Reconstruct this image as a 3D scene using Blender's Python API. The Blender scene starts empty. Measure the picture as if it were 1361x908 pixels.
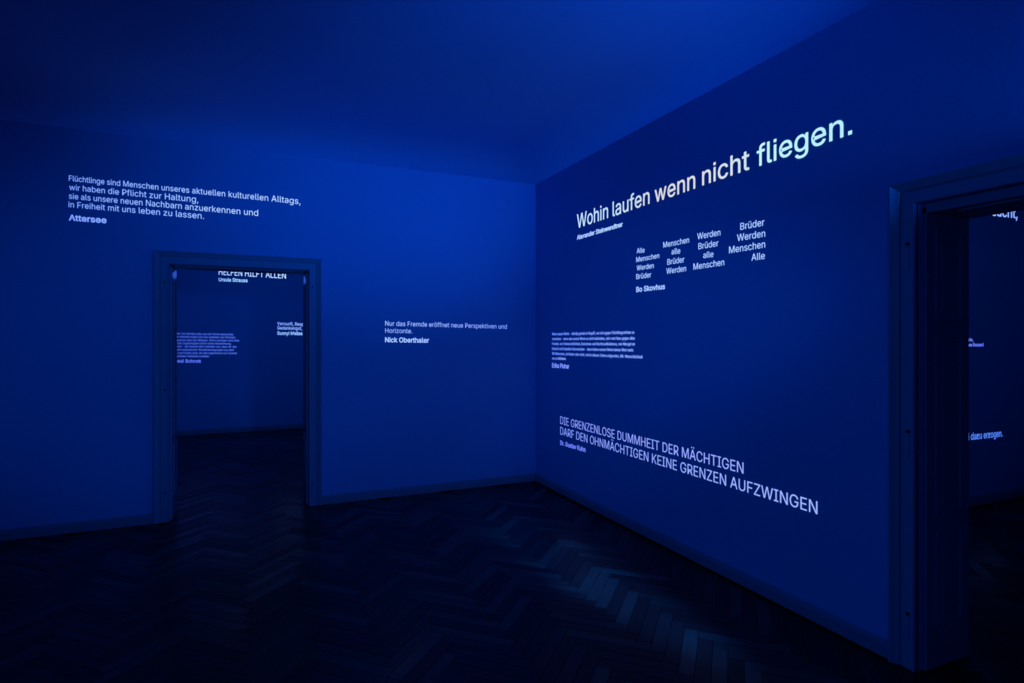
import bpy, bmesh, math, random
from mathutils import Vector, Matrix
random.seed(7)
scene = bpy.context.scene
COL = scene.collection

# ---------------------------------------------------------------- camera
F_PX, HORIZON, CX, EYE = 771.0, 449.0, 680.5, 1.6
PSI = math.atan((680.5 - 334.5) / F_PX)            # turn of the camera towards the right wall
cam_data = bpy.data.cameras.new('camera')
cam_data.sensor_width = 36.0
cam_data.lens = 36.0 * F_PX / 1361.0
cam_data.shift_y = -(454.0 - HORIZON) / 1361.0
cam_data.clip_start = 0.02
cam = bpy.data.objects.new('camera', cam_data)
cam.location = (0, 0, EYE)
cam.rotation_euler = (math.radians(90), 0, -PSI)
COL.objects.link(cam)
scene.camera = cam

# ---------------------------------------------------------------- world, lights, exposure
scene.view_settings.view_transform = 'Standard'
scene.view_settings.look = 'None'
scene.view_settings.exposure = 0.0
scene.view_settings.gamma = 1.0
scene.view_settings.use_curve_mapping = False
world = bpy.data.worlds.new('world')
scene.world = world
world.use_nodes = True
world.node_tree.nodes['Background'].inputs[0].default_value = (0, 0, 0.01, 1)
world.node_tree.nodes['Background'].inputs[1].default_value = 0.1

BLUE = (0.0, 0.14, 1.0)

def spot(name, loc, target, watts, cone, blend=1.0, radius=0.15, scale=(1, 1, 1), color=BLUE):
    d = bpy.data.lights.new(name, 'SPOT')
    d.energy = watts
    d.color = color
    d.spot_size = math.radians(cone)
    d.spot_blend = blend
    d.shadow_soft_size = radius
    o = bpy.data.objects.new(name, d)
    o.location = loc
    o.rotation_euler = (Vector(target) - Vector(loc)).to_track_quat('-Z', 'Y').to_euler()
    o.scale = scale
    COL.objects.link(o)
    return o

# blue room light: an uplighter behind the camera, the black level of the text projectors, and added fills
spot('uplight', (2.80, -0.6, 2.2), (1.6, 4.6, 3.62), 470, 46, radius=0.06)
spot('uplight', (-0.4, -1.6, 0.8), (0.6, 3.6, 3.62), 75, 66)  # weak uplight added to lift the left part of the ceiling
spot('projector_and_fill_light', (1.1, -0.6, 2.1), (1.0, 5.8, 1.5), 150, 76, 0.7, scale=(1, 0.52, 1))
spot('projector_and_fill_light', (-1.0, 0.6, 2.2), (-0.6, 5.8, 1.5), 44, 64, 0.8, scale=(0.9, 0.62, 1))
spot('projector_and_fill_light', (-3.0, 3.0, 1.9), (2.9, 2.8, 0.8), 78, 80, 0.9, scale=(1, 0.55, 1))
spot('projector_and_fill_light', (-1.5, -1.8, 1.7), (2.9, 1.3, 0.7), 34, 80)  # frontal fill added to brighten the right doorway lining
spot('projector_and_fill_light', (0.4, 6.9, 2.9), (-0.3, 10.9, 1.9), 78, 100)
spot('projector_and_fill_light', (5.2, -0.6, 2.9), (5.6, 3.2, 2.2), 32, 95)
# narrow spill of a projector that lies along the floor beside the right wall
spot('projector_spill', (2.3, 0.1, 3.1), (2.08, 3.3, 0.0), 1000, 30, 1.0, 0.06, (0.3, 1, 1))
# edges of two slogan projections in the next room that catch the top of the doorway lining
spot('projector_edge', (1.5, 8.0, 2.62), (-0.64, 6.08, 2.18), 380, 7, 0.9, 0.01, (1, 0.3, 1), (0.05, 0.16, 1.0))
spot('projector_edge', (-1.8, 7.8, 2.62), (0.48, 6.10, 2.17), 380, 6.5, 0.9, 0.01, (1, 0.35, 1), (0.05, 0.16, 1.0))

# outlines of a plain grotesque typeface: advance width, then one polygon per contour
GLYPHS = {
'A': [480,[16,0,201,509,276,509,463,0,395,0,287,302,264,372,232,478,245,478,213,371,191,302,85,0],[110,142,110,199,370,199,370,142]],
'B': [456,[60,0,60,509,241,509,289,504,329,491,359,469,381,442,394,410,398,374,395,344,387,320,373,301,356,286,336,275,315,267,315,262,339,257,363,245,385,227,402,203,414,173,418,136,413,100,400,67,377,39,344,18,301,4,247,0],[125,57,245,57,296,63,330,80,349,105,355,137,352,161,342,184,327,203,306,218,279,228,248,231,125,231],[125,285,238,285,265,288,288,296,308,309,323,326,333,348,336,372,330,403,313,429,283,446,240,452,125,452]],
'C': [510,[267,-7,205,1,150,25,104,63,70,115,53,157,44,203,40,254,44,305,53,352,70,393,104,445,150,484,205,508,267,516,305,513,340,504,373,490,402,471,427,447,448,418,463,385,473,348,408,348,401,373,389,395,375,413,357,428,337,440,315,449,292,454,267,456,223,450,184,432,150,403,125,364,109,314,103,254,109,194,125,145,151,105,184,76,223,59,267,53,292,55,315,60,337,69,357,81,375,96,389,114,401,136,408,160,473,160,463,124,448,91,428,62,402,38,373,19,341,5,305,-4]],
'D': [502,[60,0,60,509,225,509,273,505,315,495,353,478,399,441,433,391,449,351,458,306,462,255,458,205,449,159,433,119,398,68,351,31,312,14,268,3,219,0],[125,57,215,57,272,63,318,81,354,110,379,149,394,198,399,255,394,312,379,361,354,399,320,428,275,446,221,452,125,452]],
'E': [419,[60,0,60,509,372,509,372,452,125,452,125,286,355,286,355,229,125,229,125,57,375,57,375,0]],
'F': [410,[60,0,60,509,369,509,369,452,125,452,125,278,346,278,346,221,125,221,125,0]],
'G': [520,[269,-7,205,1,149,25,104,64,69,116,53,157,43,203,40,254,43,305,53,352,69,393,103,445,149,484,203,508,265,516,304,513,340,504,374,489,403,469,429,445,449,416,465,384,474,349,408,349,399,372,387,393,373,411,356,427,337,439,315,448,291,454,265,456,222,450,183,432,150,404,125,364,109,314,103,254,109,194,125,145,151,105,184,76,224,59,269,53,309,57,345,71,374,93,396,123,410,160,415,202,434,199,283,199,283,256,478,256,478,200,471,141,451,91,419,50,377,19,326,0]],
'H': [517,[60,0,60,509,125,509,125,289,392,289,392,509,457,509,457,0,392,0,392,232,125,232,125,0]],
'I': [300,[31,0,31,57,118,57,118,452,31,452,31,509,269,509,269,452,183,452,183,57,269,57,269,0]],
'J': [396,[185,-7,124,3,75,33,44,81,33,145,33,173,98,173,98,145,104,104,122,74,149,56,185,50,220,56,248,74,266,104,272,145,272,509,336,509,336,145,326,81,294,33,246,3]],
'K': [467,[60,0,60,509,125,509,125,240,139,261,174,303,212,344,364,509,448,509,231,276,449,0,372,0,194,240,125,167,125,0]],
'L': [393,[60,0,60,509,125,509,125,57,361,57,361,0]],
'M': [628,[60,0,60,509,152,509,277,187,287,159,299,123,311,84,322,49,307,49,318,83,330,121,342,158,352,187,476,509,568,509,568,0,504,0,504,291,504,327,505,369,506,413,507,457,513,457,498,409,482,363,467,322,456,291,342,0,286,0,170,291,159,321,145,361,129,408,112,457,119,457,120,416,121,372,122,328,122,291,122,0]],
'N': [523,[60,0,60,509,136,509,343,183,363,151,388,107,414,55,405,54,401,108,399,157,399,195,399,509,463,509,463,0,387,0,202,290,177,331,148,381,108,452,119,454,122,384,124,328,125,291,125,0]],
'O': [533,[267,-7,205,1,150,25,105,63,70,115,53,157,44,203,40,254,44,305,53,352,70,393,105,445,150,484,205,508,267,516,329,508,384,484,429,445,464,393,480,352,490,305,493,254,490,203,480,157,464,115,429,63,384,25,329,1],[267,53,310,59,349,76,383,105,408,144,425,194,430,254,425,314,408,365,383,404,349,433,310,450,267,456,223,450,184,433,151,404,125,364,109,314,103,254,109,194,125,144,151,105,184,76,223,59]],
'P': [445,[60,0,60,509,235,509,289,503,332,487,366,462,390,430,404,391,409,348,404,304,390,265,366,233,332,207,289,191,235,186,109,186,109,242,233,242,269,246,297,256,318,272,333,294,342,319,344,348,342,376,333,402,318,423,297,439,268,449,232,452,125,452,125,0]],
'R': [449,[60,0,60,509,236,509,290,504,333,489,367,465,390,433,405,395,409,352,405,309,390,271,367,240,333,217,289,203,236,198,96,198,96,255,234,255,269,258,298,267,319,281,334,300,342,324,345,352,342,380,334,405,319,425,298,440,269,449,233,452,125,452,125,0],[353,0,230,229,303,229,428,0]],
'S': [447,[224,-9,172,-4,128,9,91,31,64,60,46,96,38,137,104,137,110,110,123,88,142,71,166,59,194,52,224,49,257,52,286,60,311,74,329,92,341,114,346,139,342,161,332,179,316,193,296,205,272,214,245,222,184,239,128,260,86,289,60,326,52,372,58,413,75,448,102,476,138,498,180,511,227,516,275,511,316,498,351,476,377,449,394,415,401,378,337,378,326,412,302,437,267,453,225,459,194,456,167,448,145,435,129,418,118,398,115,376,119,352,131,334,148,319,169,308,191,300,212,293,264,279,312,264,336,252,359,238,379,220,395,198,405,171,408,139,403,99,386,64,360,34,323,11,278,-4]],
'T': [449,[32,452,32,509,417,509,417,452,257,452,257,0,193,0,193,452]],
'U': [517,[259,-8,203,-2,154,15,114,43,85,80,66,124,60,173,60,509,124,509,124,178,128,144,141,113,160,87,187,68,220,56,259,52,298,56,331,68,357,87,377,113,389,144,393,178,393,509,457,509,457,173,451,124,433,80,403,43,363,15,315,-2]],
'V': [480,[204,0,16,509,84,509,192,206,215,137,248,31,235,31,267,138,290,206,395,509,463,509,278,0]],
'W': [686,[155,0,16,509,82,509,163,196,175,145,187,94,197,40,189,40,200,94,211,145,224,196,306,509,380,509,462,196,474,145,486,94,497,40,488,40,499,94,510,145,523,196,603,509,670,509,530,0,455,0,368,323,351,391,336,475,350,475,335,395,318,323,230,0]],
'Z': [438,[42,0,42,46,273,385,306,431,341,476,348,454,285,452,223,452,40,452,40,509,397,509,397,462,169,129,134,81,97,33,90,54,152,57,214,57,399,57,399,0]],
'a': [389,[160,-9,126,-5,94,5,68,22,48,45,35,73,30,108,34,138,43,161,58,179,78,193,100,203,125,211,178,220,234,227,252,230,265,235,273,243,276,255,276,257,273,279,267,297,256,311,240,322,220,329,196,331,171,329,149,322,132,313,118,301,107,288,100,274,41,291,57,322,79,346,104,364,133,375,163,382,194,384,215,383,239,379,263,372,286,360,306,343,322,320,333,290,337,251,337,0,277,0,277,52,272,52,264,38,252,25,236,12,215,1,190,-6],[170,45,202,49,228,59,248,74,263,93,272,115,276,138,276,190,270,186,259,182,231,176,200,171,175,168,154,164,134,159,117,150,103,139,95,124,92,105,94,87,102,72,114,61,130,52,149,47]],
'b': [424,[229,-8,198,-5,172,4,153,17,138,31,118,59,112,59,112,0,53,0,53,509,114,509,114,319,118,319,137,346,152,360,171,373,197,381,229,384,274,378,313,361,345,332,370,293,385,245,390,189,385,133,370,84,346,45,313,16,274,-2],[220,47,253,51,279,66,301,88,316,117,325,151,328,189,325,227,316,261,301,290,280,311,253,325,220,330,188,325,161,312,140,291,125,263,116,229,113,189,116,150,125,115,140,86,162,65,188,51]],
'c': [396,[207,-8,159,-2,117,16,82,46,56,85,40,133,34,187,40,243,56,291,82,330,117,360,159,378,207,384,234,383,260,377,284,368,305,356,324,341,340,322,353,301,362,277,303,262,298,276,290,289,281,301,270,311,257,319,242,325,226,329,207,330,173,325,145,310,124,287,108,258,99,224,96,187,99,151,108,117,124,89,145,66,173,51,207,46,226,48,243,52,258,58,271,66,282,76,292,89,299,102,304,117,363,102,354,78,341,56,325,37,306,21,285,9,261,-1,235,-6]],
'd': [424,[195,-8,151,-2,111,16,79,45,55,84,39,133,34,189,39,245,55,293,79,332,112,361,151,378,196,384,228,381,253,373,272,360,287,346,306,319,311,319,311,509,372,509,372,0,313,0,313,59,307,59,287,31,272,17,252,4,227,-5],[205,47,236,51,263,65,284,86,299,115,309,150,312,189,309,229,300,263,284,291,263,312,237,325,205,330,172,325,145,311,124,290,108,261,99,227,96,189,99,151,109,117,124,88,145,66,172,51]],
'e': [404,[212,-8,161,-2,117,16,82,46,56,85,40,132,34,187,39,242,55,290,81,329,115,359,157,378,205,384,236,382,266,374,294,361,319,341,341,315,357,282,368,242,371,194,371,169,75,169,75,221,338,221,310,202,307,237,298,269,283,294,263,314,237,326,205,330,173,326,146,313,125,294,109,270,99,241,96,211,96,178,100,139,110,106,128,80,151,61,179,50,212,46,234,48,254,53,271,61,285,73,297,88,306,105,365,91,353,63,335,39,311,19,283,4,249,-5]],
'f': [254,[228,379,228,327,6,327,6,379],[81,0,81,432,84,461,96,486,113,505,135,519,161,527,187,530,207,529,222,527,243,521,227,468,215,472,195,474,171,470,154,460,145,443,142,419,142,0]],
'g': [425,[207,-151,168,-148,134,-140,105,-127,82,-110,64,-91,51,-69,101,-41,122,-66,136,-78,154,-88,178,-95,207,-97,249,-92,282,-75,304,-47,311,-6,311,68,306,68,287,41,272,28,252,16,227,8,195,5,152,10,113,27,80,53,55,90,39,136,34,191,39,246,55,293,80,332,112,361,152,378,196,384,228,382,253,373,273,360,288,346,308,319,313,319,313,379,372,379,372,-9,367,-54,350,-90,324,-117,291,-136,251,-147],[205,59,237,63,264,75,285,95,300,121,309,154,312,193,309,231,300,264,285,291,264,312,237,325,205,330,172,325,145,312,124,290,109,262,99,229,96,193,99,155,109,123,124,96,145,76,172,63]],
'h': [410,[114,227,114,0,53,0,53,509,114,509,114,287,102,287,124,332,152,362,187,379,227,384,264,380,295,369,321,349,341,321,353,285,357,240,357,0,296,0,296,235,290,275,273,304,246,323,210,329,184,326,161,317,141,303,126,283,117,257]],
'i': [167,[53,0,53,379,114,379,114,0],[50,443,50,509,116,509,116,443]],
'j': [167,[53,379,114,379,114,-30,111,-63,102,-90,86,-113,65,-129,37,-139,4,-143,-10,-143,-10,-87,2,-87,25,-83,40,-72,50,-54,53,-29],[50,443,50,509,116,509,116,443]],
'k': [381,[53,0,53,509,114,509,114,205,121,212,284,379,360,379,202,218,372,0,294,0,150,183,114,143,114,0]],
'l': [189,[139,-2,101,3,74,20,58,47,53,84,53,509,114,509,114,99,115,77,120,62,130,54,146,52,160,53,170,54,181,3,162,-1]],
'm': [610,[53,0,53,379,112,379,112,295,108,295,118,323,132,346,151,363,172,376,195,384,219,386,257,380,287,361,309,331,321,295,312,295,322,321,337,343,357,361,381,375,407,383,437,386,468,383,497,372,522,354,541,328,553,296,557,255,557,0,496,0,496,254,490,289,473,313,447,326,419,330,395,328,374,320,358,307,345,290,338,270,335,247,335,0,274,0,274,260,269,288,253,311,229,326,199,330,178,328,158,320,140,307,126,289,117,266,114,238,114,0]],
'n': [410,[114,227,114,0,53,0,53,379,112,379,112,287,102,287,124,332,152,362,187,379,227,384,264,380,295,369,321,349,341,321,353,285,357,240,357,0,296,0,296,235,290,275,273,304,246,323,210,329,184,326,161,317,141,303,126,283,117,257]],
'o': [415,[207,-8,159,-2,117,16,82,46,56,85,40,133,34,187,40,243,56,291,82,330,117,360,159,378,207,384,256,378,299,360,333,330,359,291,376,243,381,187,376,133,359,85,333,46,299,16,256,-2],[207,46,242,51,270,66,292,89,307,117,316,151,319,187,316,224,307,258,292,287,270,310,242,325,207,330,173,325,145,310,124,287,108,258,99,224,96,187,99,151,108,117,124,89,145,66,173,51]],
'p': [424,[53,-143,53,379,112,379,112,319,118,319,137,346,152,360,171,373,197,381,229,384,274,378,313,361,345,332,370,293,385,245,390,189,385,133,370,84,346,45,313,16,274,-2,229,-8,198,-5,173,4,153,17,138,31,118,59,114,59,114,-143],[220,47,253,51,279,66,301,88,316,117,325,151,328,189,325,227,316,261,301,290,280,311,253,325,220,330,188,325,161,312,140,291,125,263,116,229,113,189,116,150,125,115,140,86,162,65,188,51]],
'q': [424,[372,-143,311,-143,311,59,306,59,287,31,272,17,252,4,227,-5,195,-8,151,-2,111,16,79,45,55,84,39,133,34,189,39,245,55,293,79,332,112,361,151,378,196,384,228,381,253,373,272,360,287,346,307,319,313,319,313,379,372,379],[205,47,236,51,263,65,284,86,299,115,309,150,312,189,309,229,300,263,284,291,263,312,237,325,205,330,172,325,145,311,124,290,108,261,99,227,96,189,99,151,109,117,124,88,145,66,172,51]],
'r': [259,[53,0,53,379,112,379,112,321,115,321,130,347,152,367,181,380,213,385,229,384,243,384,243,322,230,324,207,326,182,323,159,315,140,301,126,284,117,262,114,237,114,0]],
's': [365,[182,-8,145,-5,112,3,84,18,62,38,45,63,36,94,94,107,105,79,124,60,150,49,181,45,217,50,244,62,262,81,268,103,265,121,254,136,237,147,212,155,149,170,104,186,72,208,53,237,47,274,51,305,65,332,87,354,115,370,149,381,187,384,223,381,254,372,279,358,299,339,314,316,324,290,268,277,258,298,243,316,219,328,187,333,156,329,131,317,114,299,109,277,112,258,124,243,144,232,172,223,229,209,275,194,306,171,325,142,331,107,326,75,312,47,290,24,260,6,223,-5]],
't': [227,[204,379,204,327,6,327,6,379],[65,471,126,471,126,98,128,76,136,61,150,53,170,50,185,51,202,54,213,2,192,-3,168,-4,125,2,92,21,72,52,65,93]],
'u': [410,[182,-5,146,-1,115,11,89,31,69,59,57,95,53,139,53,379,114,379,114,144,119,105,137,75,164,56,200,50,226,53,249,62,268,77,283,97,293,122,296,153,296,379,357,379,357,0,298,0,298,92,307,92,286,47,257,17,222,0]],
'v': [389,[163,0,17,379,84,379,165,155,177,121,187,87,206,21,184,21,203,87,213,121,224,155,305,379,371,379,226,0]],
'w': [567,[138,0,23,379,87,379,133,214,154,137,175,41,165,41,186,135,206,214,252,379,316,379,362,214,382,136,402,41,391,41,413,135,434,214,480,379,545,379,429,0,368,0,319,172,305,225,291,280,277,338,291,338,277,280,263,225,248,172,199,0]],
'x': [379,[21,0,171,218,171,171,29,379,100,379,147,306,179,253,207,206,175,206,202,253,216,279,233,306,282,379,352,379,209,169,209,214,358,0,287,0,231,85,200,136,173,182,205,182,178,136,165,112,148,85,91,0]],
'y': [389,[47,-139,61,-86,71,-87,88,-90,104,-89,118,-84,130,-74,141,-58,151,-36,163,-1,17,379,84,379,165,155,177,121,187,87,206,21,184,21,202,87,224,155,305,379,371,379,204,-58,191,-85,177,-107,159,-124,139,-136,117,-143,91,-145,65,-143]],
'z': [380,[42,0,42,46,254,320,254,323,48,323,48,379,333,379,333,331,126,60,126,56,339,56,339,0]],
'ä': [389,[160,-9,126,-5,94,5,68,22,48,45,35,73,30,108,34,138,43,161,58,179,78,193,100,203,125,211,178,220,234,227,252,230,265,235,273,243,276,255,276,257,273,279,267,297,256,311,240,322,220,329,196,331,171,329,149,322,132,313,118,301,107,288,100,274,41,291,57,322,79,346,104,364,133,375,163,382,194,384,215,383,239,379,263,372,286,360,306,343,322,320,333,290,337,251,337,0,277,0,277,52,272,52,264,38,252,25,236,12,215,1,190,-6],[170,45,202,49,228,59,248,74,263,93,272,115,276,138,276,190,270,186,259,182,231,176,200,171,175,168,154,164,134,159,117,150,103,139,95,124,92,105,94,87,102,72,114,61,130,52,149,47],[228,443,228,509,294,509,294,443],[84,443,84,509,150,509,150,443]],
'ö': [415,[207,-8,159,-2,117,16,82,46,56,85,40,133,34,187,40,243,56,291,82,330,117,360,159,378,207,384,256,378,299,360,333,330,359,291,376,243,381,187,376,133,359,85,333,46,299,16,256,-2],[207,46,242,51,270,66,292,89,307,117,316,151,319,187,316,224,307,258,292,287,270,310,242,325,207,330,173,325,145,310,124,287,108,258,99,224,96,187,99,151,108,117,124,89,145,66,173,51],[246,443,246,509,312,509,312,443],[102,443,102,509,168,509,168,443]],
'ü': [410,[182,-5,146,-1,115,11,89,31,69,59,57,95,53,139,53,379,114,379,114,144,119,105,137,75,164,56,200,50,226,53,249,62,268,77,283,97,293,122,296,153,296,379,357,379,357,0,298,0,298,92,307,92,286,47,257,17,222,0],[244,443,244,509,310,509,310,443],[100,443,100,509,166,509,166,443]],
'Ä': [480,[16,0,201,509,276,509,463,0,395,0,287,302,264,372,232,478,245,478,213,371,191,302,85,0],[110,142,110,199,370,199,370,142],[278,572,278,638,344,638,344,572],[134,572,134,638,200,638,200,572]],
'.': [188,[60,0,60,72,132,72,132,0]],
',': [188,[38,-119,68,71,137,71,84,-119]],
'-': [453,[337,244,337,188,114,188,114,244]],
' ': [188],
}

# brightness of the projected groups, and the fitted baselines of the headline's words
G_A, G_B, G_P, G_S, G_C, G_F, G_R = 1.1, 1.25, 1.1, 1.1, 1.0, 1.15, 1.1
HEADLINE_FIT = [((767.0, 303.6), (808.3, 289.6), 18.3, 19.6), ((814.3, 288.0), (863.4, 270.6), 19.6, 21.6),
                ((870.3, 269.3), (924.1, 250.3), 21.8, 23.8), ((933.4, 246.6), (996.0, 225.0), 24.2, 27.2),
                ((1006.0, 221.8), (1132.5, 177.8), 27.3, 32.4)]

# ---------------------------------------------------------------- measurements of the place (metres)
XB = 2.908          # face of the right wall
YA = 5.830          # face of the back wall
TH = 0.39           # wall thickness
WALL_TOP, CEIL = 3.42, 3.62
XL, YF = -3.6, -2.4         # left and front walls of the main room
YC = 10.88                  # far wall of the room behind
YD = 3.25                   # wall of the side room that faces us
HEAD = 2.241                # height of both door openings
A0, A1 = -0.655, 0.496      # back door opening along x
B0, B1 = 1.742, 0.590       # side door opening along y
BASE_H = 0.085

# ---------------------------------------------------------------- materials
def new_mat(name):
    m = bpy.data.materials.new(name)
    m.use_nodes = True
    nt = m.node_tree
    return m, nt, nt.nodes['Principled BSDF']

def plaster(name, col, rough=0.85, bump=0.12, scale=60.0):
    m, nt, b = new_mat(name)
    N, L = nt.nodes, nt.links
    tc = N.new('ShaderNodeTexCoord')
    n1 = N.new('ShaderNodeTexNoise'); n1.inputs['Scale'].default_value = 0.9; n1.inputs['Detail'].default_value = 5
    n2 = N.new('ShaderNodeTexNoise'); n2.inputs['Scale'].default_value = scale; n2.inputs['Detail'].default_value = 3
    L.new(tc.outputs['Object'], n1.inputs['Vector']); L.new(tc.outputs['Object'], n2.inputs['Vector'])
    r = N.new('ShaderNodeValToRGB')
    r.color_ramp.elements[0].position = 0.3; r.color_ramp.elements[1].position = 0.7
    r.color_ramp.elements[0].color = (col[0]*.93, col[1]*.93, col[2]*.93, 1)
    r.color_ramp.elements[1].color = (*col, 1)
    L.new(n1.outputs['Fac'], r.inputs['Fac']); L.new(r.outputs['Color'], b.inputs['Base Color'])
    bp = N.new('ShaderNodeBump'); bp.inputs['Strength'].default_value = bump; bp.inputs['Distance'].default_value = 0.004
    L.new(n2.outputs['Fac'], bp.inputs['Height']); L.new(bp.outputs['Normal'], b.inputs['Normal'])
    b.inputs['Roughness'].default_value = rough
    b.inputs['Specular IOR Level'].default_value = 0.2
    return m

M_WALL = plaster('bluish_wall_paint', (0.22, 0.52, 0.84))
M_CEIL = plaster('bluish_ceiling_plaster', (0.22, 0.52, 0.86), bump=0.35, scale=45)
M_WOOD = plaster('painted_woodwork', (0.22, 0.40, 0.50), rough=0.45, bump=0.06, scale=25)
M_BASE = plaster('painted_baseboard', (0.18, 0.33, 0.40), rough=0.5, bump=0.1, scale=30)

def simple(name, col, rough, metal=0.0):
    m, nt, b = new_mat(name)
    n = nt.nodes.new('ShaderNodeTexNoise'); n.inputs['Scale'].default_value = 40
    mr = nt.nodes.new('ShaderNodeMapRange')
    mr.inputs['To Min'].default_value = rough - .1; mr.inputs['To Max'].default_value = rough + .1
    nt.links.new(n.outputs['Fac'], mr.inputs['Value']); nt.links.new(mr.outputs['Result'], b.inputs['Roughness'])
    b.inputs['Base Color'].default_value = (*col, 1); b.inputs['Metallic'].default_value = metal
    return m
M_DOT = simple('hinge_dot_dark', (0.02, 0.02, 0.02), 0.5, 0.6)
M_SUB = simple('subfloor', (0.02, 0.018, 0.015), 0.8)

def parquet_mat(name, use_attr):
    m, nt, b = new_mat(name)
    N, L = nt.nodes, nt.links
    if use_attr:
        a = N.new('ShaderNodeAttribute'); a.attribute_name = 'tone'; tone = a.outputs['Fac']
        uv = N.new('ShaderNodeUVMap'); vec = uv.outputs['UV']
    else:
        a = N.new('ShaderNodeObjectInfo'); tone = a.outputs['Random']
        tc = N.new('ShaderNodeTexCoord'); vec = tc.outputs['Object']
    mp = N.new('ShaderNodeMapping'); mp.inputs['Scale'].default_value = (3.0, 60.0, 1.0)
    L.new(vec, mp.inputs['Vector'])
    g = N.new('ShaderNodeTexNoise'); g.noise_dimensions = '4D'
    g.inputs['Scale'].default_value = 1.6; g.inputs['Detail'].default_value = 5
    mu = N.new('ShaderNodeMath'); mu.operation = 'MULTIPLY'; mu.inputs[1].default_value = 37.0
    L.new(tone, mu.inputs[0]); L.new(mu.outputs[0], g.inputs['W']); L.new(mp.outputs['Vector'], g.inputs['Vector'])
    r = N.new('ShaderNodeValToRGB'); e = r.color_ramp.elements
    e[0].position = 0.0; e[0].color = (0.010, 0.010, 0.008, 1)
    e[1].position = 1.0; e[1].color = (0.085, 0.088, 0.055, 1)
    x = e.new(0.55); x.color = (0.028, 0.028, 0.020, 1)
    L.new(tone, r.inputs['Fac'])
    mx = N.new('ShaderNodeMix'); mx.data_type = 'RGBA'; mx.blend_type = 'MULTIPLY'
    mx.inputs[0].default_value = 0.7
    gr = N.new('ShaderNodeMapRange'); gr.inputs['From Min'].default_value = .3; gr.inputs['From Max'].default_value = .7
    gr.inputs['To Min'].default_value = .45; gr.inputs['To Max'].default_value = 1.2
    L.new(g.outputs['Fac'], gr.inputs['Value'])
    L.new(r.outputs['Color'], mx.inputs[6]); L.new(gr.outputs['Result'], mx.inputs[7])
    L.new(mx.outputs[2], b.inputs['Base Color'])
    rr = N.new('ShaderNodeMapRange'); rr.inputs['To Min'].default_value = ROUGH0; rr.inputs['To Max'].default_value = ROUGH1
    L.new(tone, rr.inputs['Value']); L.new(rr.outputs['Result'], b.inputs['Roughness'])
    bp = N.new('ShaderNodeBump'); bp.inputs['Strength'].default_value = 0.25; bp.inputs['Distance'].default_value = 0.001
    L.new(g.outputs['Fac'], bp.inputs['Height']); L.new(bp.outputs['Normal'], b.inputs['Normal'])
    b.inputs['Specular IOR Level'].default_value = 0.2
    return m
ROUGH0, ROUGH1 = 0.38, 0.24
M_PLANK = parquet_mat('oak_parquet_plank', False)
M_FIELD = parquet_mat('oak_parquet_field', True)

def light_mat():
    m = bpy.data.materials.new('projected_letter_light'); m.use_nodes = True
    nt = m.node_tree; nt.nodes.clear()
    o = nt.nodes.new('ShaderNodeOutputMaterial'); e = nt.nodes.new('ShaderNodeEmission')
    a = nt.nodes.new('ShaderNodeAttribute'); a.attribute_name = 'glow'
    nt.links.new(a.outputs['Color'], e.inputs['Color']); nt.links.new(e.outputs[0], o.inputs[0])
    e.inputs['Strength'].default_value = 1.0
    return m
M_LIGHT = light_mat()

# ---------------------------------------------------------------- mesh helpers
def link(name, bm, mat, parent=None, kind=None, label=None):
    me = bpy.data.meshes.new(name)
    bmesh.ops.recalc_face_normals(bm, faces=bm.faces)
    bm.to_mesh(me); bm.free()
    me.materials.append(mat)
    o = bpy.data.objects.new(name, me)
    COL.objects.link(o)
    if parent: o.parent = parent
    if kind: o['kind'] = kind
    if label: o['label'] = label
    return o

def box(bm, x0, x1, y0, y1, z0, z1):
    v = [bm.verts.new(p) for p in ((x0,y0,z0),(x1,y0,z0),(x1,y1,z0),(x0,y1,z0),(x0,y0,z1),(x1,y0,z1),(x1,y1,z1),(x0,y1,z1))]
    for f in ((0,3,2,1),(4,5,6,7),(0,1,5,4),(1,2,6,5),(2,3,7,6),(3,0,4,7)):
        bm.faces.new([v[i] for i in f])
    return v

def wall(name, label, x0, x1, y0, y1, hole=None, axis='x', top=CEIL + .1):
    """a wall slab with an optional door opening (a, b, height) along its long axis"""
    bm = bmesh.new()
    lo, hi = (x0, x1) if axis == 'x' else (y0, y1)
    def seg(a, b, z0, z1):
        if axis == 'x': box(bm, a, b, y0, y1, z0, z1)
        else: box(bm, x0, x1, a, b, z0, z1)
    if hole:
        a, b, h = hole
        seg(lo, a, 0, top); seg(b, hi, 0, top); seg(a, b, h, top)
    else: seg(lo, hi, 0, top)
    o = link(name, bm, M_WALL, kind='structure', label=label)
    o['category'] = 'wall'
    return o

LIN = 0.0
wall('wall_back', 'plain wall with the nearer open doorway and two projected quotes', XL - TH, XB + TH, YA, YA + TH, (A0 - LIN, A1 + LIN, HEAD), 'x')
wall('wall_right', 'right wall carrying the large projected headline', XB, XB + TH, YF, YA, (B1 - LIN, B0 + LIN, HEAD), 'y')
wall('wall_left', 'left wall of the room, outside the view', XL - TH, XL, YF, YA, None, 'y')
wall('wall_front', 'front wall of the room behind the viewer', XL - TH, XB + TH, YF - TH, YF, None, 'x')
wall('wall_far', 'far wall of the next room seen through the back doorway', -4.4, 4.4, YC, YC + .3, None, 'x')
wall('wall_far_left', 'left wall of the next room, hidden beside the back doorway', -4.4, -4.1, YA + TH, YC, None, 'y')
wall('wall_far_right', 'right wall of the next room, hidden beside the back doorway', 4.1, 4.4, YA + TH, YC, None, 'y')
wall('wall_side', 'wall of the side room seen through the right doorway', XB + TH, 9.3, YD, YD + .3, None, 'x')
wall('wall_side_right', 'right wall of the side room, hidden beyond the right doorway', 9.0, 9.3, -2.79, YD, None, 'y')
wall('wall_side_front', 'front wall of the side room, hidden beyond the right doorway', XB + TH, 9.3, -3.1, -2.8, None, 'x')

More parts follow.
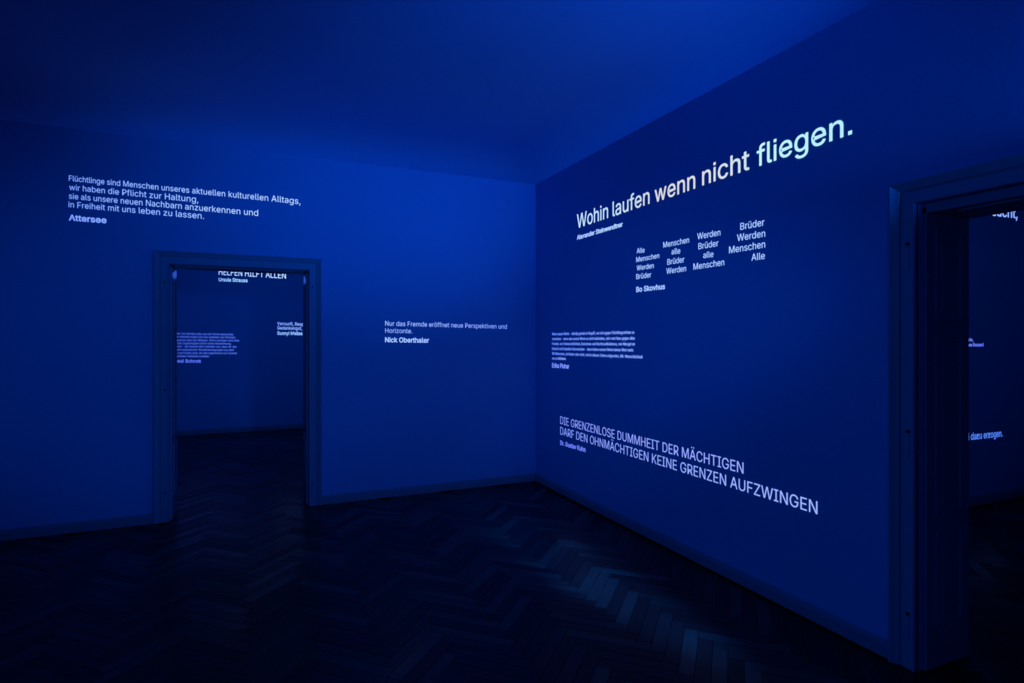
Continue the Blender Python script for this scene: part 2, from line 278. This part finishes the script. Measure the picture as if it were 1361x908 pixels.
def ceiling(name, label, x0, x1, y0, y1, r=CEIL - WALL_TOP):
    """flat ceiling that runs down into the walls in a rounded cove, corners included"""
    bm = bmesh.new()
    # cove profile: the tangent turns gently from upright to level
    n = 28; rings = []; pts = [(0.0, 0.0)]; sub = 12
    for i in range(n * sub):
        t = (i + .5) / (n * sub); phi = math.pi / 2 * t * t * (3 - 2 * t)
        pts.append((pts[-1][0] + math.sin(phi), pts[-1][1] + math.cos(phi)))
    kr, kz = 1.35 * (r + .10) / pts[-1][0], (r + .10) / pts[-1][1]
    for i in range(n + 1):
        ins, z = pts[i * sub][0] * kr, WALL_TOP - .10 + pts[i * sub][1] * kz
        rings.append([bm.verts.new(p) for p in ((x0+ins, y0+ins, z), (x1-ins, y0+ins, z), (x1-ins, y1-ins, z), (x0+ins, y1-ins, z))])
    for a, b in zip(rings, rings[1:]):
        for k in range(4):
            bm.faces.new((a[k], a[(k+1) % 4], b[(k+1) % 4], b[k])).smooth = True
    bm.faces.new(rings[-1])
    rim = [bm.verts.new(v.co) for v in rings[0]]
    top = [bm.verts.new(p) for p in ((x0, y0, CEIL+.2), (x1, y0, CEIL+.2), (x1, y1, CEIL+.2), (x0, y1, CEIL+.2))]
    for k in range(4): bm.faces.new((rim[k], rim[(k+1) % 4], top[(k+1) % 4], top[k]))
    bm.faces.new(top)
    o = link(name, bm, M_CEIL, kind='structure', label=label); o['category'] = 'ceiling'
    return o
ceiling('ceiling', 'plain ceiling with a rounded cove above the main room', XL, XB, YF, YA)
ceiling('ceiling', 'ceiling of the next room beyond the back doorway', -4.1, 4.1, YA + TH, YC)
ceiling('ceiling', 'ceiling of the side room beyond the right doorway', XB + TH, 9.0, -2.8, YD)

# ---------------------------------------------------------------- floor: herringbone parquet
bm = bmesh.new(); box(bm, -4.5, 9.4, -3.2, 11.3, -0.12, -0.021)
floor = link('floor', bm, M_SUB, kind='structure', label='dark herringbone parquet floor running through all the rooms')
floor['category'] = 'floor'
PL, PW, GAP = 0.45, 0.075, 0.0016
def plank_mesh():
    bm = bmesh.new()
    l, w, b = PL/2 - GAP/2, PW/2 - GAP/2, 0.0012
    lo = [bm.verts.new((sx*l, sy*w, -0.02)) for sx, sy in ((-1,-1),(1,-1),(1,1),(-1,1))]
    mi = [bm.verts.new((sx*l, sy*w, -b)) for sx, sy in ((-1,-1),(1,-1),(1,1),(-1,1))]
    up = [bm.verts.new((sx*(l-b), sy*(w-b), 0)) for sx, sy in ((-1,-1),(1,-1),(1,1),(-1,1))]
    for a, c in ((lo, mi), (mi, up)):
        for k in range(4): bm.faces.new((a[k], a[(k+1)%4], c[(k+1)%4], c[k]))
    bm.faces.new(up)
    me = bpy.data.meshes.new('plank'); bmesh.ops.recalc_face_normals(bm, faces=bm.faces); bm.to_mesh(me); bm.free()
    me.materials.append(M_PLANK)
    return me
PLANK = plank_mesh()
def inside(x, y):
    m = -0.01
    if XL+m < x < XB-m and YF+m < y < YA-m: return True
    if A0 < x < A1 and YA-.1 < y < YA+TH+.1: return True
    if B1 < y < B0 and XB-.1 < x < XB+TH+.1: return True
    if -4.1 < x < 4.1 and YA+TH < y < YC: return True
    if XB+TH < x < 9.0 and -2.8 < y < YD: return True
    return False
def pixel(x, y, z=0.0):
    c, s = math.cos(PSI), math.sin(PSI)
    d = x*s + y*c; l = x*c - y*s
    if d < .3: return None
    return CX + F_PX*l/d, HORIZON - F_PX*(z-EYE)/d, d
# herringbone in its own diagonal frame (p, q), turned 45 degrees to the walls
planks = []
R45 = math.radians(45)
ratio = round(PL/PW)
for i in range(-170, 171):
    for j in range(-32, 33):
        # along each diagonal step i, planks alternate; period 2*PL along p
        p0, q0 = i*PW + j*2*PL, i*PW
        for ori in (0, 1):
            if ori == 0: p, q = p0 + PL/2, q0 + PW/2
            else: p, q = p0 + PL + PW/2, q0 + PW - PL/2 + 0.0
            x = p*math.cos(R45) - q*math.sin(R45); y = p*math.sin(R45) + q*math.cos(R45) + 3.0
            if inside(x, y): planks.append((x, y, R45 + (math.pi/2 if ori else 0)))
rnd = random.Random(3)
vis, rest = [], []
for (x, y, a) in planks:
    px = pixel(x, y)
    if px and -15 < px[0] < 1376 and px[1] < 925 and (x < XB - .02 and y < YA): vis.append((px[2], x, y, a))
    else: rest.append((x, y, a))
vis.sort()
for k, (d, x, y, a) in enumerate(vis):
    if k < 300:
        o = bpy.data.objects.new('plank', PLANK)
        o.location = (x, y, rnd.uniform(-.0006, .0004))
        o.rotation_euler = (rnd.gauss(0, .0035), rnd.gauss(0, .0010), a + (math.pi if rnd.random() < .5 else 0))
        COL.objects.link(o); o.parent = floor
    else: rest.append((x, y, a))
verts, faces, tones, uvs = [], [], [], []
l, w = PL/2 - GAP/2, PW/2 - GAP/2
for (x, y, a) in rest:
    rot = Matrix.Translation((x, y, rnd.uniform(-.0006, .0004))) @ Matrix.Rotation(a, 4, 'Z') @ Matrix.Rotation(rnd.gauss(0, .0035), 4, 'X') @ Matrix.Rotation(rnd.gauss(0, .001), 4, 'Y')
    b = len(verts); t = rnd.random(); off = rnd.random()*9
    for z in (-.02, 0):
        for sx, sy in ((-1,-1),(1,-1),(1,1),(-1,1)):
            verts.append(rot @ Vector((sx*l, sy*w, z))); uvs.append((sx*l + off, sy*w))
    for f in ((4,5,6,7),(0,1,5,4),(1,2,6,5),(2,3,7,6),(3,0,4,7)):
        faces.append([b+i for i in f]); tones.append(t)
me = bpy.data.meshes.new('plank_field'); me.from_pydata(verts, [], faces); me.materials.append(M_FIELD)
at = me.attributes.new('tone', 'FLOAT', 'FACE'); at.data.foreach_set('value', tones)
uvl = me.uv_layers.new(name='UVMap')
for lp in me.loops: uvl.data[lp.index].uv = uvs[lp.vertex_index]
fo = bpy.data.objects.new('plank_field', me); COL.objects.link(fo); fo.parent = floor
fo['kind'] = 'stuff'

# ---------------------------------------------------------------- baseboards
def baseboard(name, label, a, b, nrm):
    """profiled skirting from a to b (2D), nrm points into the room"""
    prof = ((0, 0), (.02, 0), (.02, .058), (.0165, .064), (.0165, .070), (.012, .080), (.004, BASE_H), (0, BASE_H))
    bm = bmesh.new(); rings = []
    for p in (a, b): rings.append([bm.verts.new((p[0]+nrm[0]*u, p[1]+nrm[1]*u, z)) for u, z in prof])
    n = len(prof)
    for k in range(n): bm.faces.new((rings[0][k], rings[1][k], rings[1][(k+1)%n], rings[0][(k+1)%n]))
    bm.faces.new(rings[0]); bm.faces.new(rings[1][::-1])
    o = link(name, bm, M_BASE, kind='structure', label=label); o['category'] = 'baseboard'
    return o
CW = 0.113
baseboard('baseboard_back', 'skirting left of the back doorway', (XL, YA), (A0-CW, YA), (0, -1))
baseboard('baseboard_back', 'skirting between the back doorway and the room corner', (A1+CW, YA), (XB, YA), (0, -1))
baseboard('baseboard_right', 'skirting under the large headline along the right wall', (XB, YA-.02), (XB, B0+CW), (-1, 0))
baseboard('baseboard_right', 'skirting beyond the right doorway, out of view', (XB, B1-CW), (XB, YF), (-1, 0))
baseboard('baseboard_left', 'skirting along the left wall', (XL, YF), (XL, YA-.02), (1, 0))
baseboard('baseboard_far', 'skirting at the foot of the far wall seen through the back doorway', (-4.1, YC), (4.1, YC), (0, -1))
baseboard('baseboard_side', 'skirting of the side room seen through the right doorway', (XB+TH, YD), (9.0, YD), (0, -1))

# ---------------------------------------------------------------- doorways
def doorway(name, label, origin, U, W, width, hinges, drop=.017):
    """local frame: u to the right along the wall, w into the wall, z up; origin at left foot of the opening"""
    root = bpy.data.objects.new(name, None); COL.objects.link(root)
    root.location = origin
    ang = math.atan2(U[1], U[0])
    flip = (U[0]*W[1] - U[1]*W[0])
    assert flip > 0
    root.rotation_euler = (0, 0, ang)
    root['kind'] = 'structure'; root['label'] = label; root['category'] = 'doorway'
    H = HEAD
    # (outwards from the opening edge, proud of the wall)
    prof = ((0, -.01), (0, .018), (.004, .022), (.010, .022), (.014, .017), (.060, .017), (.063, .010), (.068, .010),
            (.072, .021), (.085, .026), (.096, .034), (.103, .041), (.110, .041), (CW, .037), (CW, -.01))
    def run(name, pts):
        # pts: list of two functions mapping (out, proud) -> local point
        bm = bmesh.new(); rings = []
        for fn in pts: rings.append([bm.verts.new(fn(o, p)) for o, p in prof])
        for k in range(len(prof)-1): bm.faces.new((rings[0][k], rings[1][k], rings[1][k+1], rings[0][k+1]))
        bm.faces.new(rings[0]); bm.faces.new(rings[1][::-1])
        return link(name, bm, M_WOOD, root)
    left = run('casing_jamb', (lambda o, p: (-o, -p, 0), lambda o, p: (-o, -p, H+o)))
    right = run('casing_jamb', (lambda o, p: (width+o, -p, 0), lambda o, p: (width+o, -p, H+o)))
    run('casing_head', (lambda o, p: (-o, -p, H+o), lambda o, p: (width+o, -p, H+o)))
    # lining boards inside the wall, set in behind a rebate
    RB, T = 0.045, 0.017
    for side in (0, 1):
        s = 1 if side == 0 else -1
        e = 0 if side == 0 else width
        def bx(bm, o0, o1, w0, w1, z0, z1):
            xs = sorted((e + s*o0, e + s*o1)); box(bm, xs[0], xs[1], w0, w1, z0, z1)
        bm = bmesh.new()
        bx(bm, -.004, T, RB, TH, 0, H - T)
        lin = link('lining_jamb', bm, M_WOOD, root)
        w0, w1 = RB + .065, TH - .065
        for z0, z1 in ((.20, .66), (.74, 1.60), (1.68, H - T - .10)):
            bm = bmesh.new()
            # raised moulding frame round a sunk field with a raised centre
            def ring(o, ins):
                return [bm.verts.new((e + s*(T+o), w, z)) for w, z in ((w0+ins, z0+ins), (w1-ins, z0+ins), (w1-ins, z1-ins), (w0+ins, z1-ins))]
            rs = [ring(-.001, 0), ring(.010, .004), ring(.010, .016), ring(.002, .026), ring(.002, .045), ring(.007, .060)]
            for a, b in zip(rs, rs[1:]):
                for k in range(4): bm.faces.new((a[k], a[(k+1)%4], b[(k+1)%4], b[k]))
            bm.faces.new(rs[-1])
            link('panel', bm, M_WOOD, lin)
    bm = bmesh.new(); box(bm, 0, width, RB, TH, H - drop, H + .004)
    hl = link('lining_head', bm, M_WOOD, root)
    bm = bmesh.new()
    box(bm, .12, width - .12, RB + .06, TH - .06, H - drop - .006, H - drop + .001)
    link('panel', bm, M_WOOD, hl)
    # remains of the hinges on the casing
    for (side, z) in hinges:
        cx = -.030 if side == 0 else width + .030
        bm = bmesh.new()
        box(bm, cx - .006, cx + .006, -.0205, -.012, z - .07, z + .05)
        bmesh.ops.bevel(bm, geom=bm.edges[:], offset=.002, segments=1, affect='EDGES')
        h = link('hinge_plate', bm, M_WOOD, root)
        bm = bmesh.new()
        bmesh.ops.create_cone(bm, cap_ends=True, segments=14, radius1=.0075, radius2=.0075, depth=.014,
                              matrix=Matrix.Translation((cx, -.019, z + .058)) @ Matrix.Rotation(math.pi/2, 4, 'X'))
        link('hinge_dot', bm, M_DOT, h, label='dark round dot above the hinge plate')  # dark disc put in for the recess look of a hole
    return root

doorway('door_1', 'open panelled doorway in the back wall, no leaf', (A0, YA, 0), (1, 0), (0, 1), A1 - A0,
        [(0, 2.02), (0, 1.09), (0, .20), (1, 2.02), (1, .16)], drop=.003)
doorway('door_2', 'open panelled doorway at the right edge of the picture, no leaf', (XB, B0, 0), (0, -1), (1, 0), B0 - B1,
        [(0, 1.995), (0, 1.09), (0, .21)], drop=.042)

# ---------------------------------------------------------------- projected lettering
def ray(px, py):
    c, s = math.cos(PSI), math.sin(PSI)
    l = (px - CX)/F_PX; u = (HORIZON - py)/F_PX
    return Vector((l*c + s, c - l*s, u))
def on_plane(px, py, plane):
    axis, val = plane
    r = ray(px, py); t = val / r[axis]
    return Vector((r[0]*t, r[1]*t, EYE + r[2]*t))
P_BACK, P_RIGHT, P_FAR, P_SIDE = (1, YA), (0, XB), (1, YC), (1, YD)
CAP = float(max(GLYPHS['H'][1][1::2]))

def homography(src, dst):
    """8-parameter map of four points onto four points (Gaussian elimination)"""
    A = []
    for (x, y), (u, v) in zip(src, dst):
        A.append([x, y, 1, 0, 0, 0, -u*x, -u*y, u]); A.append([0, 0, 0, x, y, 1, -v*x, -v*y, v])
    n = 8
    for i in range(n):
        p = max(range(i, n), key=lambda r: abs(A[r][i])); A[i], A[p] = A[p], A[i]
        for r in range(n):
            if r != i:
                f = A[r][i]/A[i][i]
                if f: A[r] = [a - f*b for a, b in zip(A[r], A[i])]
    h = [A[i][8]/A[i][i] for i in range(n)] + [1]
    return lambda x, y: ((h[0]*x+h[1]*y+h[2])/(h[6]*x+h[7]*y+h[8]), (h[3]*x+h[4]*y+h[5])/(h[6]*x+h[7]*y+h[8]))

def srgb(c): return tuple(((v/255+.055)/1.055)**2.4 if v > 10 else v/255/12.92 for v in c)

def glyph_curve(string, bold, start=0.0):
    cu = bpy.data.curves.new('letters', 'CURVE'); cu.dimensions = '2D'; cu.fill_mode = 'BOTH'
    x = start
    for ch in string:
        g = GLYPHS[ch]
        for sp in g[1:]:
            s = cu.splines.new('POLY'); n = len(sp)//2; s.points.add(n-1)
            for k in range(n): s.points[k].co = (x + sp[2*k], sp[2*k+1], 0, 1)
            s.use_cyclic_u = True
        x += g[0]
    if bold: cu.offset = bold
    return cu, x

def extent(string, bold):
    xs = []; x = 0.0
    for ch in string:
        for sp in GLYPHS[ch][1:]: xs += [x + v for v in sp[0::2]]
        x += GLYPHS[ch][0]
    return min(xs) - bold, max(xs) + bold

def letters(name, string, parent, plane, p0, p1, cap0, cap1, col0, col1, bold=0, gain=1.0, label=None, split=False):
    """lettering with its baseline from pixel p0 to p1 and capital heights cap0 / cap1, laid on the wall plane;
    split=True makes one part per word"""
    x0, x1 = extent(string, bold)
    quad = [on_plane(*p, plane) for p in (p0, p1, (p1[0], p1[1]-cap1), (p0[0], p0[1]-cap0))]
    ax = 1 - plane[0]
    H = homography([(x0, 0), (x1, 0), (x1, CAP), (x0, CAP)], [(q[ax], q[2]) for q in quad])
    base = parent.location
    def world(x, y, lift):
        a, z = H(x, y)
        p = Vector((0, 0, z)); p[ax] = a; p[plane[0]] = plane[1] - lift
        return p - base
    c0, c1 = srgb(col0), srgb(col1)
    runs, x = [], 0.0
    if split:
        for wd in string.split(' '):
            runs.append((wd, x)); x += sum(GLYPHS[c][0] for c in wd) + GLYPHS[' '][0]
    else: runs = [(string, 0.0)]
    for text, start in runs:
        cu, W = glyph_curve(text, bold, start)
        tmp = bpy.data.objects.new('tmp', cu); COL.objects.link(tmp)
        dg = bpy.context.evaluated_depsgraph_get(); dg.update()
        me = bpy.data.meshes.new_from_object(tmp.evaluated_get(dg))
        COL.objects.unlink(tmp); bpy.data.objects.remove(tmp); bpy.data.curves.remove(cu)
        # thin slab of light lying on the wall: front face plus rim
        nv = len(me.vertices)
        verts = [world(v.co.x, v.co.y, .0020) for v in me.vertices] + [world(v.co.x, v.co.y, .0002) for v in me.vertices]
        polys = [list(p.vertices) for p in me.polygons]
        count = {}
        for p in polys:
            for a, b in zip(p, p[1:] + p[:1]): count[(min(a, b), max(a, b))] = count.get((min(a, b), max(a, b)), 0) + 1
        sides = [[a, b, b+nv, a+nv] for (a, b), c in count.items() if c == 1]
        nm = 'word' if split else name
        out = bpy.data.meshes.new(nm); out.from_pydata(verts, [], polys + sides); out.materials.append(M_LIGHT)
        at = out.color_attributes.new('glow', 'FLOAT_COLOR', 'POINT')
        for i in range(2*nv):
            t = (me.vertices[i % nv].co.x - x0)/(x1 - x0)
            at.data[i].color = tuple(gain*(c0[k]*(1-t) + c1[k]*t) for k in range(3)) + (1,)
        bpy.data.meshes.remove(me)
        o = bpy.data.objects.new(nm, out); COL.objects.link(o); o.parent = parent
        if label: o['label'] = label
        if nm == 'text_line': o['kind'] = 'stuff'
    return o

def quote(name, label, plane, px, py):
    o = bpy.data.objects.new(name, None); COL.objects.link(o)
    o.location = on_plane(px, py, plane); o['label'] = label; o['category'] = 'projected text'
    return o

# --- back wall, upper left
C1, C2 = (125, 160, 255), (185, 215, 255)
q = quote('projected_quote', 'four-line quote above the back doorway, bold name beneath it', P_BACK, 91.7, 296)
letters('text_line', 'Flüchtlinge sind Menschen unseres aktuellen kulturellen Alltags,', q, P_BACK, (91.7, 240.4), (399.3, 271.6), 7.3, 8.2, C1, C2, gain=G_A, bold=-4, split=True)
letters('text_line', 'wir haben die Pflicht zur Haltung,', q, P_BACK, (92.2, 252.5), (263.6, 269.3), 7.6, 8.2, C1, (165, 195, 255), gain=G_A, bold=-4, split=True)
letters('text_line', 'sie als unsere neuen Nachbarn anzuerkennen und', q, P_BACK, (91.7, 264.2), (343, 287.2), 7.7, 8.3, C1, (185, 215, 255), gain=G_A, bold=-4, split=True)
letters('text_line', 'in Freiheit mit uns leben zu lassen.', q, P_BACK, (91.2, 275.4), (271, 291.2), 7.7, 8.2, C1, (165, 195, 255), gain=G_A, bold=-4, split=True)
letters('author_line', 'Attersee', q, P_BACK, (91.7, 292.9), (141.5, 296.7), 7.5, 7.8, (125, 155, 255), (130, 165, 255), bold=16, gain=G_A, label='bold author name under the quote')

# --- back wall, right of the doorway
q = quote('projected_quote', 'small two-line quote with a bold name, right of the back doorway', P_BACK, 512, 455)
letters('text_line', 'Nur das Fremde eröffnet neue Perspektiven und', q, P_BACK, (512, 432.9), (673.6, 437.2), 6.4, 6.0, (160, 190, 255), (125, 155, 255), gain=G_A, bold=-4, split=True)
letters('text_line', 'Horizonte.', q, P_BACK, (512, 442.4), (547.9, 443.2), 6.2, 6.2, (150, 180, 255), (150, 180, 255), gain=G_A, bold=-4, split=True)
letters('author_line', 'Nick Oberthaler', q, P_BACK, (511.8, 454.8), (570.2, 455.6), 6.3, 6.3, (165, 200, 255), (160, 190, 255), bold=16, gain=G_A, label='bold author name under the quote')

# --- right wall, headline: one run measured as a whole, one part per word
q = quote('projected_headline', 'very large slanting white headline across the top of the right wall', P_RIGHT, 767, 319)
words = [('Wohin', (195, 222, 255), (190, 222, 252)), ('laufen', (190, 222, 245), (205, 215, 228)), ('wenn', (215, 215, 225), (218, 216, 226)),
         ('nicht', (218, 218, 230), (205, 225, 238)), ('fliegen.', (192, 242, 255), (178, 236, 255))]
HLINE = HEADLINE_FIT
for (wd, ca, cb), (p0, p1, k0, k1) in zip(words, HLINE):
    letters('word', wd, q, P_RIGHT, p0, p1, k0, k1, ca, cb, gain=1.0, bold=4)
letters('author_line', 'Alexander Steinwendtner', q, P_RIGHT, (767, 318.8), (827.6, 300.9), 5.8, 6.2, (165, 190, 255), (165, 205, 245), bold=12, gain=G_B, label='small bold author name under the headline')

# --- right wall, four columns of words
q = quote('projected_poem', 'four columns of repeated words with a bold name, under the headline on the right wall', P_RIGHT, 846, 388)
P1, P2 = (165, 195, 255), (150, 185, 255)
poem = [('Alle', 846.5, 336.9, 856.8, 335.6, 6.6), ('Menschen', 845.8, 348.6, 876.2, 342.9, 6.7), ('Werden', 846.5, 359.8, 868.9, 356.3, 6.8), ('Brüder', 845.8, 371.3, 865.6, 368.6, 7.0),
        ('Menschen', 881.7, 329.4, 915.9, 322.6, 7.6), ('alle', 892.7, 338.4, 904.2, 337.0, 7.6), ('Brüder', 887.2, 352.2, 909.7, 348.6, 7.7), ('Werden', 885.9, 364.3, 911.9, 360.5, 7.6),
        ('Werden', 926.9, 318.4, 957.5, 312.9, 8.3), ('Brüder', 928.4, 331.6, 954.9, 327.2, 8.3), ('alle', 934.8, 343.3, 948.3, 341.6, 8.0), ('Menschen', 921.8, 358.7, 962.6, 352.6, 8.4),
        ('Brüder', 984.2, 305.8, 1016, 299.8, 9.2), ('Werden', 979.8, 320.8, 1017, 314.6, 9.2), ('Menschen', 969.2, 337.0, 1017, 329.0, 9.2), ('Alle', 999, 346.6, 1016.6, 344.2, 9.0)]
for wd, ax_, ay, bx_, by, cp in poem:
    letters('word', wd, q, P_RIGHT, (ax_, ay), (bx_, by), cp, cp*1.03, P1, P1, gain=G_P, bold=-3)
letters('author_line', 'Bo Skovhus', q, P_RIGHT, (845.8, 388.3), (883.9, 384.1), 6.6, 6.9, (160, 190, 255), (160, 190, 255), bold=16, gain=G_P, label='bold author name under the columns')

# --- right wall, small paragraph
q = quote('projected_paragraph', 'small dense six-line paragraph with a bold name, halfway up the right wall near the corner', P_RIGHT, 734, 489)
S1, S2 = (95, 130, 245), (135, 165, 255)
for s, a, b, c0_, c1_ in (
        ('Wenn unsere Werte - ständig gerade im Begriff, um sich gegen Flüchtlingsströme zu', (733.9, 445.8), (843, 443.7), 3.6, 4.2),
        ('verwahren - wenn also unsere Werte es nicht beinhalten, sich vom Hass gegen alles', (733.9, 452.2), (843.8, 451.6), 3.6, 4.2),
        ('Fremde, von Unmenschlichkeit, Rassismus und Rechtsradikalismus, von Mangel an', (733.9, 458.7), (843.8, 459.3), 3.6, 4.2),
        ('Einsicht und Empathie freizumachen - dann haben unsere Werte keinen Wert mehr.', (733.9, 465.2), (842.5, 467.4), 3.6, 4.2),
        ('Wir Menschen, ob Kinder oder nicht, sind in diesen Zeiten aufgerufen, Mit-Menschlichkeit', (733.9, 471.6), (854.2, 476.6), 3.6, 4.3),
        ('neu zu definieren.', (733.9, 478.0), (752.4, 478.6), 3.6, 3.7)):
    letters('text_line', s, q, P_RIGHT, a, b, c0_, c1_, S1, S2, bold=-4, gain=G_S)
letters('author_line', 'Erika Pluhar', q, P_RIGHT, (733.9, 488.6), (756.6, 490.0), 6.0, 6.0, (115, 145, 255), (120, 150, 255), bold=10, gain=G_S, label='bold author name under the paragraph')

# --- right wall, capitals near the floor
q = quote('projected_sentence', 'two long falling lines of capitals low on the right wall', P_RIGHT, 745, 591)
letters('text_line', 'DIE GRENZENLOSE DUMMHEIT DER MÄCHTIGEN', q, P_RIGHT, (744.8, 563.4), (988.2, 629.9), 10.2, 15.1, (125, 145, 250), (155, 170, 255), gain=G_C, bold=-4, split=True)
letters('text_line', 'DARF DEN OHNMÄCHTIGEN KEINE GRENZEN AUFZWINGEN', q, P_RIGHT, (744.8, 577.5), (1086.5, 683.8), 10.3, 17.3, (125, 145, 250), (160, 180, 255), gain=G_C, bold=-4, split=True)
letters('author_line', 'Dr. Gustav Kuhn', q, P_RIGHT, (744.8, 591.2), (778.3, 601.0), 5.8, 6.2, (105, 125, 250), (110, 130, 250), bold=10, gain=G_S, label='small bold author name under the capitals')

# --- next room, far wall
q = quote('projected_slogan', 'bright capitals cut off by the top of the back doorway, on the far wall', P_FAR, 290.7, 374)
letters('text_line', 'HELFEN HILFT ALLEN', q, P_FAR, (290.7, 365.2), (380, 370.4), 8.2, 8.4, (170, 200, 255), (190, 225, 255), bold=4, gain=G_F, split=True)
letters('author_line', 'Ursula Strauss', q, P_FAR, (290.7, 373.8), (329.1, 375.2), 4.6, 4.8, (140, 185, 255), (155, 210, 255), bold=14, gain=G_F, label='bold author name under the slogan')
q = quote('projected_quote', 'small bright quote cut off by the right side of the back doorway', P_FAR, 368.5, 445)
letters('text_line', 'Vernunft, Respekt', q, P_FAR, (368.5, 432.2), (410.9, 433.3), 4.3, 4.3, (130, 160, 255), (140, 170, 255), bold=6, gain=G_F, split=True)
letters('text_line', 'Gedankengut, wie', q, P_FAR, (368.5, 438.0), (411.2, 438.7), 4.3, 4.3, (125, 170, 255), (140, 165, 255), bold=6, gain=G_F, split=True)
letters('author_line', 'Sunnyi Melles', q, P_FAR, (368.5, 445.1), (402, 445.5), 4.5, 4.5, (145, 185, 255), (150, 195, 255), bold=14, gain=G_F, label='bold author name under the quote')
q = quote('projected_paragraph', 'dim eight-line paragraph at the left side of the back doorway, on the far wall', P_FAR, 227.5, 482)
for s, x0_, y0_, x1_, y1_ in (
        ('Wer wir von Norden oder aus der Ferne betrachtet,', 227.5, 444.6, 310.5, 446.0),
        ('unsere Identität ergibt sich aus anderem als Grenzen,', 226.5, 448.9, 313.2, 449.9),
        ('der Sprache oder der Religion. Noch weniger wird eine', 226.5, 453.4, 317.9, 454.1),
        ('nationale Zugehörigkeit durch seine Abstammung', 227.0, 457.6, 306.6, 458.2),
        ('bestimmt - die Genetik lehrt vielmehr uns, dass wir das', 227.0, 461.9, 314.3, 462.3),
        ('Ergebnis fortlaufender Wanderbewegungen aus dem', 227.0, 466.2, 311.0, 466.6),
        ('Osten und Süden sind, die alle irgendwann auf unserer', 227.0, 470.5, 315.2, 470.9),
        ('kontinentalen Halbinsel endeten.', 226.5, 474.8, 278.5, 475.0)):
    letters('text_line', s, q, P_FAR, (x0_, y0_), (x1_, y1_), 2.9, 2.9, (75, 100, 230), (95, 125, 245), bold=-5, gain=G_R)
letters('author_line', 'Raoul Schrott', q, P_FAR, (228.3, 481.7), (267.1, 482.3), 4.3, 4.3, (90, 115, 250), (90, 120, 250), bold=12, gain=G_R, label='bold author name under the paragraph')

# --- side room wall
q = quote('projected_word', 'blue-white word cut off by the top of the right doorway', P_SIDE, 1318, 286)
letters('word', 'sucht,', q, P_SIDE, (1318.5, 286.5), (1352.3, 290.3), 13, 13, (150, 180, 255), (130, 165, 255), bold=10, gain=1.1)
q = quote('projected_name', 'tiny two-line text fragment at the left side of the right doorway', P_SIDE, 1287, 461)
letters('text_line', 'nie,', q, P_SIDE, (1285.5, 453.7), (1293.6, 453.7), 4.6, 4.6, (105, 130, 250), (95, 120, 245), gain=G_S, split=True)
letters('author_line', 'Susanne Bossard', q, P_SIDE, (1277.5, 460.6), (1306.8, 460.4), 4.4, 4.4, (100, 130, 250), (90, 110, 240), bold=8, gain=G_S, label='bold author name, partly hidden')
q = quote('projected_sentence', 'rising blue line of text low in the right doorway', P_SIDE, 1286, 585)
letters('text_line', 'dabei dazu erzogen.', q, P_SIDE, (1270.5, 587.0), (1332.3, 580.2), 9.6, 8.8, (80, 125, 240), (75, 120, 235), bold=4, gain=1.1, split=True)
